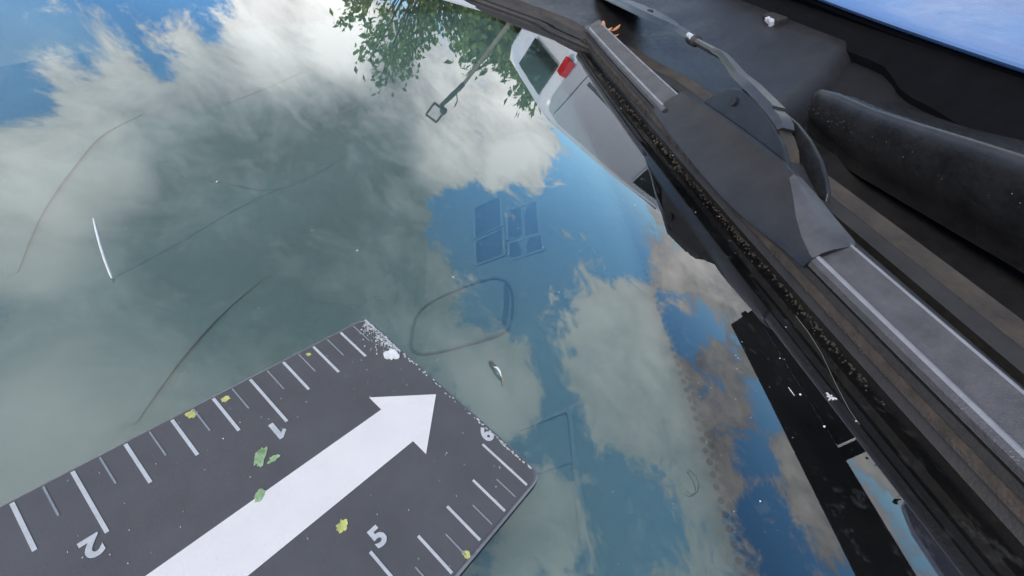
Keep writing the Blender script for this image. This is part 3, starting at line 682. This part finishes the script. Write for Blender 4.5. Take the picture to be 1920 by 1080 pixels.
# seed husk / insect on the glass
def glass_thing(name, px, py, label, cat):
    p = at_glass(px, py); o = empty(name, None, tuple(p*I)); o.rotation_euler = (TH, 0, 0); return tag(o, label, cat)
hk = glass_thing('seed_husk', 930, 695, 'small curled grey seed husk on the glass right of the white arrow tip', 'seed husk')
def on_glass_local(o, pts, lift):
    inv = (Matrix.Translation(o.location) @ Matrix.Rotation(TH, 4, 'X')).inverted()
    return [(inv @ (at_glass(*q, GLASS_H+l)*I))/I for q, l in zip(pts, lift)]
finish(tube(on_glass_local(hk, [(917, 676), (922, 681), (928, 688), (934, 692)], [0.01, 0.02, 0.025, 0.02]), [0.004, 0.014, 0.013, 0.006], 8), 'husk_body', 'bug', hk, 60)
finish(tube(on_glass_local(hk, [(926, 688), (932, 689), (938, 697), (940, 706)], [0.03, 0.045, 0.04, 0.03]), [0.003, 0.010, 0.011, 0.004], 8), 'husk_flake', 'dirt', hk, 60)
finish(tube(on_glass_local(hk, [(938, 697), (943, 707), (944, 716), (941, 722)], [0.02, 0.03, 0.02, 0.01]), [0.004, 0.009, 0.008, 0.003], 8), 'husk_tail', 'post', hk, 60)
sd = glass_thing('pale_splash', 1557, 745, 'tiny white star-shaped dirt splash on the black glass border', 'dirt splash')
bm = bmesh.new()
for a, l in ((0.2, 0.06), (1.4, 0.045), (2.2, 0.07), (3.5, 0.04), (4.4, 0.07), (5.4, 0.04)):
    box((math.cos(a)*l*0.45, math.sin(a)*l*0.45, 0.006), (l, 0.014, 0.010), bm, Matrix.Rotation(a, 4, 'Z'))
finish(bm, 'splash_mark', 'dirt', sd)
hr = empty('white_hair', None); tag(hr, 'long curved white hair lying on the glass left of the scale card', 'hair')
pp = [at_glass(*q, GLASS_H+0.025) for q in ((175, 410), (180, 430), (188, 460), (197, 488), (206, 512), (210, 522))]
finish(tube(pp, [0.006, 0.010, 0.011, 0.011, 0.010, 0.006], 8), 'strand', 'dirt', hr, 60)
ft = glass_thing('curled_fibre', 1300, 918, 'thin curled fibre lying on the glass between the card and dotted border', 'fibre')
finish(tube([(0.16, -0.02, 0.01), (0.10, -0.05, 0.03), (0.03, -0.05, 0.03), (-0.03, -0.01, 0.02), (-0.05, 0.05, 0.02), (-0.02, 0.08, 0.02)], 0.0035, 6), 'strand', 'bug', ft, 60)
fh = empty('fine_hair', None); tag(fh, 'thin grey hair lying across the black glass border near the shelter reflection', 'hair')
pp = [at_glass(*q, GLASS_H+0.012) for q in ((1492, 592), (1515, 622), (1540, 662), (1568, 722), (1592, 768), (1612, 796))]
finish(tube(pp, 0.0022, 6), 'strand', 'dust', fh, 60)
grit = bmesh.new()
for px, py, qx, qy in ((1478, 726, 1490, 742),):
    a_, b_ = at_glass(px, py, GLASS_H+0.004), at_glass(qx, qy, GLASS_H+0.004)
    tube([a_, (a_+b_)*0.5 + Vector((0.01, 0, 0)), b_], [0.002, 0.004, 0.002], 6, grit)
spots = [(407, 341), (585, 432), (1048, 548), (1425, 940), (820, 675), (803, 690), (1420, 425), (1190, 385), (1605, 790), (1500, 740), (1462, 672), (1545, 800), (670, 470), (850, 520), (1310, 310)]
for px, py in spots + [(random.uniform(0, 1500), random.uniform(150, 1079)) for _ in range(420)]:
    p = at_glass(px, py); big = (px, py) in spots
    d = (p - CAMPOS/I).length; r = d*(random.uniform(0.7, 1.3) if big else random.uniform(0.2, 0.6))/835
    if u_of(p) < frit_u(p.x)-2.6 or p.x > 18: continue
    box(p + Vector((0, -ST, CT))*r*0.4, (r*2, r*random.uniform(1.2, 2.4), r), grit, Matrix.Rotation(random.uniform(0, 3), 4, 'Z'))
o = finish(grit, 'grit', 'dirt'); tag(o, 'scattered specks of pale grit on the windshield glass', 'grit', None, 'stuff')

# ================================================================== THE STREET AROUND, SEEN IN THE GLASS (metres)
GZ = -1.10                                    # the ground, below the card
bm = bmesh.new(); 
vs = [bm.verts.new((900*math.cos(a), 900*math.sin(a), GZ-0.02)) for a in [2*math.pi*k/48 for k in range(48)]]; bm.faces.new(vs)
g = finish(bm, 'ground', 'grass', scale=1.0); tag(g, 'grass ground round the parking street', 'ground', None, 'structure')
bm = thick([(-14, 30, GZ-0.016), (13.0, 30, GZ-0.016), (13.0, -60, GZ-0.016), (-14, -60, GZ-0.016)], (0, 0, 0.016))
r_ = finish(bm, 'road', 'asphalt', scale=1.0); tag(r_, 'grey asphalt of the parking street', 'road', None, 'structure')
def place(az, r): a = math.radians(az); return Vector((r*math.sin(a), -r*math.cos(a), 0))
def window_box(parent, pts, t, name, mat='pane'):
    return finish(thick(pts, t), name, mat, parent, scale=1.0)
def van(loc, heading, label, paint, name, cat='van', group=None):
    """local x runs from the rear bumper forward, y to the van's right, z up from the ground"""
    root = empty(name, None, (loc.x, loc.y, GZ)); tag(root, label, cat, group)
    h = Vector(heading).normalized(); root.rotation_euler = (0, 0, math.atan2(h.y, h.x))
    Wd = 1.86
    prof = [(0.05, 0.42), (0.0, 0.60), (0.02, 1.15), (0.10, 1.80), (0.20, 1.95), (0.5, 2.02), (2.2, 2.04), (3.55, 2.0), (3.95, 1.90), (4.25, 1.66), (4.55, 1.36), (4.72, 1.18), (5.15, 1.05), (5.33, 0.85), (5.36, 0.5), (5.3, 0.34), (0.15, 0.34)]
    rings = []
    for y, k in ((0.0, 0.955), (0.05, 0.985), (0.16, 1.0), (Wd-0.16, 1.0), (Wd-0.05, 0.985), (Wd, 0.955)):
        rings.append([Vector((2.65+(x-2.65)*(0.5+0.5*k), -y, 0.3+(z-0.3)*k)) for x, z in prof])
    finish(loft(rings), 'body', paint, root, 35, scale=1.0)
    for y0, sgn in ((-0.003, 1), (-Wd+0.003, -1)):
        t = (0, 0.015*sgn, 0)
        window_box(root, [(2.42, y0, 1.18), (3.62, y0, 1.18), (3.52, y0, 1.84), (2.42, y0, 1.88)], t, 'side_window')
        window_box(root, [(3.74, y0, 1.18), (4.30, y0, 1.18), (4.02, y0, 1.55), (3.72, y0, 1.76)], t, 'quarter_window')
        window_box(root, [(0.45, y0, 1.29), (2.36, y0, 1.29), (2.36, y0, 1.33), (0.45, y0, 1.33)], t, 'waist_moulding', 'van_trim')
        window_box(root, [(0.55, y0-0.10*sgn, 1.965), (3.4, y0-0.10*sgn, 1.965), (3.4, y0-0.10*sgn, 1.99), (0.55, y0-0.10*sgn, 1.99)], (0, 0.06*sgn, 0), 'roof_gutter', 'van_trim')
        window_box(root, [(2.55, y0, 1.02), (2.72, y0, 1.02), (2.72, y0, 1.06), (2.55, y0, 1.06)], (0, 0.03*sgn, 0), 'door_handle', 'van_trim')
        window_box(root, [(0.02, y0-0.02*sgn, 1.26), (0.11, y0, 1.26), (0.13, y0, 1.45), (0.06, y0-0.02*sgn, 1.47)], (0, 0.02*sgn, 0), 'tail_lamp', 'tail')
        for xg in (0.36, 2.36, 3.68):
            window_box(root, [(xg, y0, 0.62), (xg+0.012, y0, 0.62), (xg+0.012, y0, 1.86), (xg, y0, 1.86)], (0, 0.0055*sgn, 0), 'panel_gap', 'pane')
        for x in (0.95, 4.45):
            bm = bmesh.new(); bmesh.ops.create_cone(bm, cap_ends=True, segments=24, radius1=0.33, radius2=0.33, depth=0.22, matrix=Matrix.Translation((x, y0-0.09*sgn, 0.33)) @ Matrix.Rotation(math.pi/2, 4, 'X'))
            wq = finish(bm, 'wheel', 'tyre', root, 40, 0.03, 2, scale=1.0)
            bm = bmesh.new(); bmesh.ops.create_cone(bm, cap_ends=True, segments=20, radius1=0.20, radius2=0.20, depth=0.03, matrix=Matrix.Translation((x, y0+0.025*sgn, 0.33)) @ Matrix.Rotation(math.pi/2, 4, 'X'))
            finish(bm, 'rim', 'rim', wq, 40, scale=1.0)
    for ya, yb in ((-0.72, -1.68),):
        window_box(root, [(0.05, ya, 1.42), (0.05, yb, 1.42), (0.11, yb, 1.84), (0.11, ya, 1.84)], (-0.03, 0, 0), 'rear_window')
    window_box(root, [(0.02, -0.13, 1.22), (0.02, -0.02, 1.22), (0.06, -0.02, 1.5), (0.06, -0.13, 1.5)], (-0.03, 0, 0), 'tail_lamp', 'tail')
    window_box(root, [(0.02, -Wd+0.10, 1.26), (0.02, -Wd+0.02, 1.24), (0.06, -Wd+0.02, 1.47), (0.06, -Wd+0.11, 1.46)], (-0.03, 0, 0), 'tail_lamp', 'tail')
    window_box(root, [(-0.02, -0.60, 1.16), (-0.02, -1.06, 1.16), (-0.01, -1.06, 1.28), (-0.01, -0.60, 1.28)], (0.05, 0, 0), 'number_plate_recess', 'van_trim')
    window_box(root, [(4.05, -0.16, 1.84), (4.70, -0.12, 1.22), (4.70, -Wd+0.12, 1.22), (4.05, -Wd+0.16, 1.84)], (0.03, 0, 0.03), 'windscreen')
    window_box(root, [(-0.05, -0.03, 0.40), (-0.05, -Wd+0.03, 0.40), (-0.05, -Wd+0.03, 0.60), (-0.05, -0.03, 0.60)], (0.12, 0, 0), 'rear_bumper', 'van_trim')
    return root

A_ = place(70.8, 6.25); HD = Vector((0.20, -0.98, 0)).normalized(); LEFT = Vector((-HD.y, HD.x, 0))
van(A_ + LEFT*1.86, HD, 'white panel van with red tail lamp reflected in the glass beside the far blade', 'van', 'parked_van')
B_ = place(14.3, 7.9) + Vector((-0.30, -0.954, 0))*1.86
van(B_, Vector((-0.954, 0.30, 0)), 'grey blue van behind the dark timber shelter, reflected at the lower right', 'blue_van', 'parked_van')

def tree(name, label, loc, trunk_h, crown, n, leaf, mat, lean=(0, 0), group=None, seed=1, cat='tree', tr=0.09):
    rnd = random.Random(seed)
    root = empty(name, None, (loc.x, loc.y, GZ)); tag(root, label, cat, group)
    top = Vector((lean[0], lean[1], trunk_h))
    bm = tube([(0, 0, -0.1), (lean[0]*0.2, lean[1]*0.2, trunk_h*0.4), top*0.8, top, top + Vector((0, 0, crown[2]*0.8))], [tr*1.3, tr, tr*0.8, tr*0.6, tr*0.15], 9)
    cen = top + Vector((0, 0, crown[2]*0.55)); tips = []
    for k in range(26):
        a = rnd.uniform(0, 6.283); e = rnd.uniform(-0.35, 1.0)
        tip = cen + Vector((math.cos(a)*math.cos(e)*crown[0]*rnd.uniform(0.6, 1.12), math.sin(a)*math.cos(e)*crown[1]*rnd.uniform(0.6, 1.12), math.sin(e)*crown[2]*rnd.uniform(0.6, 1.1)))
        st = top*rnd.uniform(0.65, 1.0); mid = (st+tip)*0.5 + Vector((0, 0, 0.12*crown[2]))
        tube([st, mid, tip], [tr*0.4, tr*0.22, tr*0.06], 5, bm); tips.append((st, mid, tip))
    finish(bm, 'trunk', 'bark', root, 60, scale=1.0)
    vs, fs = [], []
    for i in range(n):
        st, mid, tip = rnd.choice(tips)
        t = rnd.random()**0.55; p = mid.lerp(tip, t) if rnd.random() < 0.8 else st.lerp(mid, t)
        sp = crown[0]*(0.09 if name == 'leafy_tree' else 0.16)
        p = p + Vector((rnd.gauss(0, sp), rnd.gauss(0, sp), rnd.gauss(0, sp)))
        d = (tip-mid).normalized() + Vector((rnd.gauss(0, .5), rnd.gauss(0, .5), rnd.gauss(0, .5))); d.normalize()
        sd = d.cross(Vector((rnd.gauss(0, 1), rnd.gauss(0, 1), rnd.gauss(0, 1)))); sd.normalize()
        l = leaf*rnd.uniform(0.6, 1.3); w = l*0.27; b = len(vs)
        fold = d.cross(sd)*w*0.35
        vs += [p-d*l*.5, p+sd*w+fold, p+d*l*.5, p-sd*w+fold, p+d*l*0.05]
        fs += [(b, b+1, b+4), (b+1, b+2, b+4), (b+2, b+3, b+4), (b+3, b, b+4)]
    me = bpy.data.meshes.new('crown'); me.from_pydata(vs, [], fs); me.update()
    link('crown', me, mat, root)
    return root
tree('leafy_tree', 'nearest leafy tree with feathery branches reflected at the top of the glass', place(89.5, 8.2), 1.3, (1.05, 1.05, 1.75), 4000, 0.105, 'leaf', (0.0, -0.1), None, 3)
gp = 'trees behind the white van'
for k, (az, r, th_, cr, n, mt, lb) in enumerate((
    (79.0, 13.5, 1.0, (1.3, 1.3, 1.6), 5000, 'leaf2', 'bushy olive tree right beside the lamp post behind the van'),
    (74.5, 15.0, 1.1, (1.5, 1.5, 1.7), 5000, 'leaf2', 'rounded olive tree just behind the rear of the white van'),
    (84.5, 16.0, 1.0, (1.5, 1.5, 1.1), 4000, 'leaf', 'low green tree left of the lamp post, in the hedge row'),
    (69.0, 19.0, 1.2, (1.8, 1.8, 1.2), 3500, 'leaf2', 'tree hidden behind the cargo side of the white van'))):
    tree('bushy_tree', lb, place(az, r), th_, cr, n, 0.24, mt, (0, 0), gp, 20+k)
gp = 'dark shrubs beside the timber shelter'
for k, (az, r, th_, cr, n, lb) in enumerate((
    (38.6, 14.0, 0.5, (0.75, 0.75, 0.75), 2200, 'dark shrub nearest the front of the white van'),
    (36.2, 13.0, 0.55, (0.6, 0.6, 1.0), 2200, 'tallest dark shrub, between the van front and the timber shelter'),
    (33.0, 13.0, 0.5, (0.8, 0.8, 1.0), 2200, 'dark shrub partly behind the closed end of the timber shelter'))):
    tree('dark_shrub', lb, place(az, r), th_, cr, n, 0.12, 'leaf3', (0, 0), gp, 40+k, 'shrub', 0.05)
gp = 'dark hedge plants under the shelter opening'
HL = ['dark hedge plant farthest left, just past the inner post of the shelter', 'dark hedge plant second from the left in the shelter opening', 'dark hedge plant third from the left, before the rear of the grey blue van', 'dark hedge plant farthest right, before the side of the grey blue van']
for k, az in enumerate((20.5, 17.8, 15.2, 12.4)):
    tree('hedge_plant', HL[k], place(az, 8.0), 0.82+0.03*k, (0.42, 0.42, 0.66), 2600, 0.08, 'leaf3', (0, 0), gp, 60+k, 'hedge plant', 0.04)

def lamp_post():
    p = place(78.3, 9.6); root = empty('street_lamp', None, (p.x, p.y, GZ)); tag(root, 'thin weathered street lamp post with a dark frame head above the trees', 'street lamp')
    top = 1.10 + 9.6*math.tan(math.radians(16.2))
    finish(tube([(0, 0, -0.1), (0, 0, top*0.5), (0, 0.0, top*0.84)], [0.055, 0.042, 0.032], 10), 'pole', 'post', root, 60, scale=1.0)
    finish(tube([(0, 0.0, top*0.80), (-0.02, 0.05, top*0.88), (0.0, 0.10, top*0.96)], [0.045, 0.05, 0.04], 8), 'neck', 'post_dark', root, 60, scale=1.0)
    bm = bmesh.new(); c = Vector((0.02, 0.10, top*1.01)); 
    for q in (((0, -0.13, 0), (0.05, 0.04, 0.30)), ((0, 0.13, 0), (0.05, 0.04, 0.30)), ((0, 0, 0.15), (0.05, 0.28, 0.04)), ((0, 0, -0.15), (0.05, 0.28, 0.05))):
        box(c+Vector(q[0]), q[1], bm)
    finish(bm, 'lamp_frame', 'post_dark', root, bevel=0.012, scale=1.0)
    bm = bmesh.new(); box(c+Vector((0.03, -0.11, -0.13)), (0.14, 0.12, 0.12), bm); finish(bm, 'lamp_housing', 'post_dark', root, bevel=0.02, scale=1.0)
    finish(tube([(0, 0, top*0.86), (0.0, -0.10, top*0.885), (0, -0.13, top*0.92)], 0.014, 6), 'bracket', 'post_dark', root, scale=1.0)
lamp_post()

def shelter():
    a = place(34.7, 9.25); b = place(-13, 5.11); d = (b-a); L = d.length; d.normalize()
    root = empty('timber_shelter', None, (a.x, a.y, GZ)); root.rotation_euler = (0, 0, math.atan2(d.y, d.x)); tag(root, 'black timber bus shelter with a deep flat fascia and a wide opening', 'shelter')
    zt = 1.10+1.30
    for k in range(2):
        bm = bmesh.new(); box((L/2, 0.0, zt-0.115-0.232*k), (L, 0.05+0.012*k, 0.226), bm)
        finish(bm, 'fascia_board', 'timber', root, bevel=0.006, scale=1.0)
    bm = bmesh.new(); box((L/2, 0.335, zt-0.06), (L-0.02, 0.60, 0.08), bm); finish(bm, 'roof_deck', 'timber', root, bevel=0.005, scale=1.0)
    n = 15; w = 3.25/n
    for k in range(n):                        # closed end: upright boards
        bm = bmesh.new(); box((w*(k+0.5), 0.06 + 0.006*(k % 2), (zt-0.46)/2), (w-0.012, 0.03, zt-0.47), bm)
        finish(bm, 'wall_board', 'timber', root, scale=1.0)
    bm = bmesh.new(); box((1.6, 0.105, 1.0), (3.2, 0.04, 1.9), bm); finish(bm, 'wall_backing', 'timber', root, scale=1.0)
    for x in (3.32, 7.6, L-0.06):
        bm = bmesh.new(); box((x, 0.14, (zt-0.11)/2), (0.11, 0.11, zt-0.13), bm); finish(bm, 'post', 'timber', root, bevel=0.01, scale=1.0)
    bm = bmesh.new(); box((-0.05, 0.02, zt-0.30), (0.10, 0.12, 0.10), bm)
    finish(bm, 'gutter_end', 'timber', root, bevel=0.01, scale=1.0)
shelter()

def house():
    p = place(75.5, 27); root = empty('house', None, (p.x, p.y, GZ)); root.rotation_euler = (0, 0, math.radians(-14)); tag(root, 'low olive rendered house behind the trees beyond the white van', 'house')
    bm = bmesh.new(); box((0, 0, 1.25), (6.0, 9.0, 2.5), bm); finish(bm, 'wall', 'render_wall', root, scale=1.0)
    bm = thick([(-3.3, -4.8, 2.5), (3.3, -4.8, 2.5), (0, -4.8, 4.0)], (0, 9.6, 0)); finish(bm, 'roof', 'roof', root, scale=1.0)
    for y in (-2.9, 0.0, 2.9):
        bm = bmesh.new(); box((-3.03, y, 1.35), (0.08, 1.5, 1.2), bm); f = finish(bm, 'window', 'frame', root, bevel=0.01, scale=1.0)
        for dy in (-0.36, 0.36):
            bm = bmesh.new(); box((-3.08, y+dy, 1.35), (0.03, 0.60, 1.02), bm); finish(bm, 'pane', 'pane_pale', f, scale=1.0)
house()
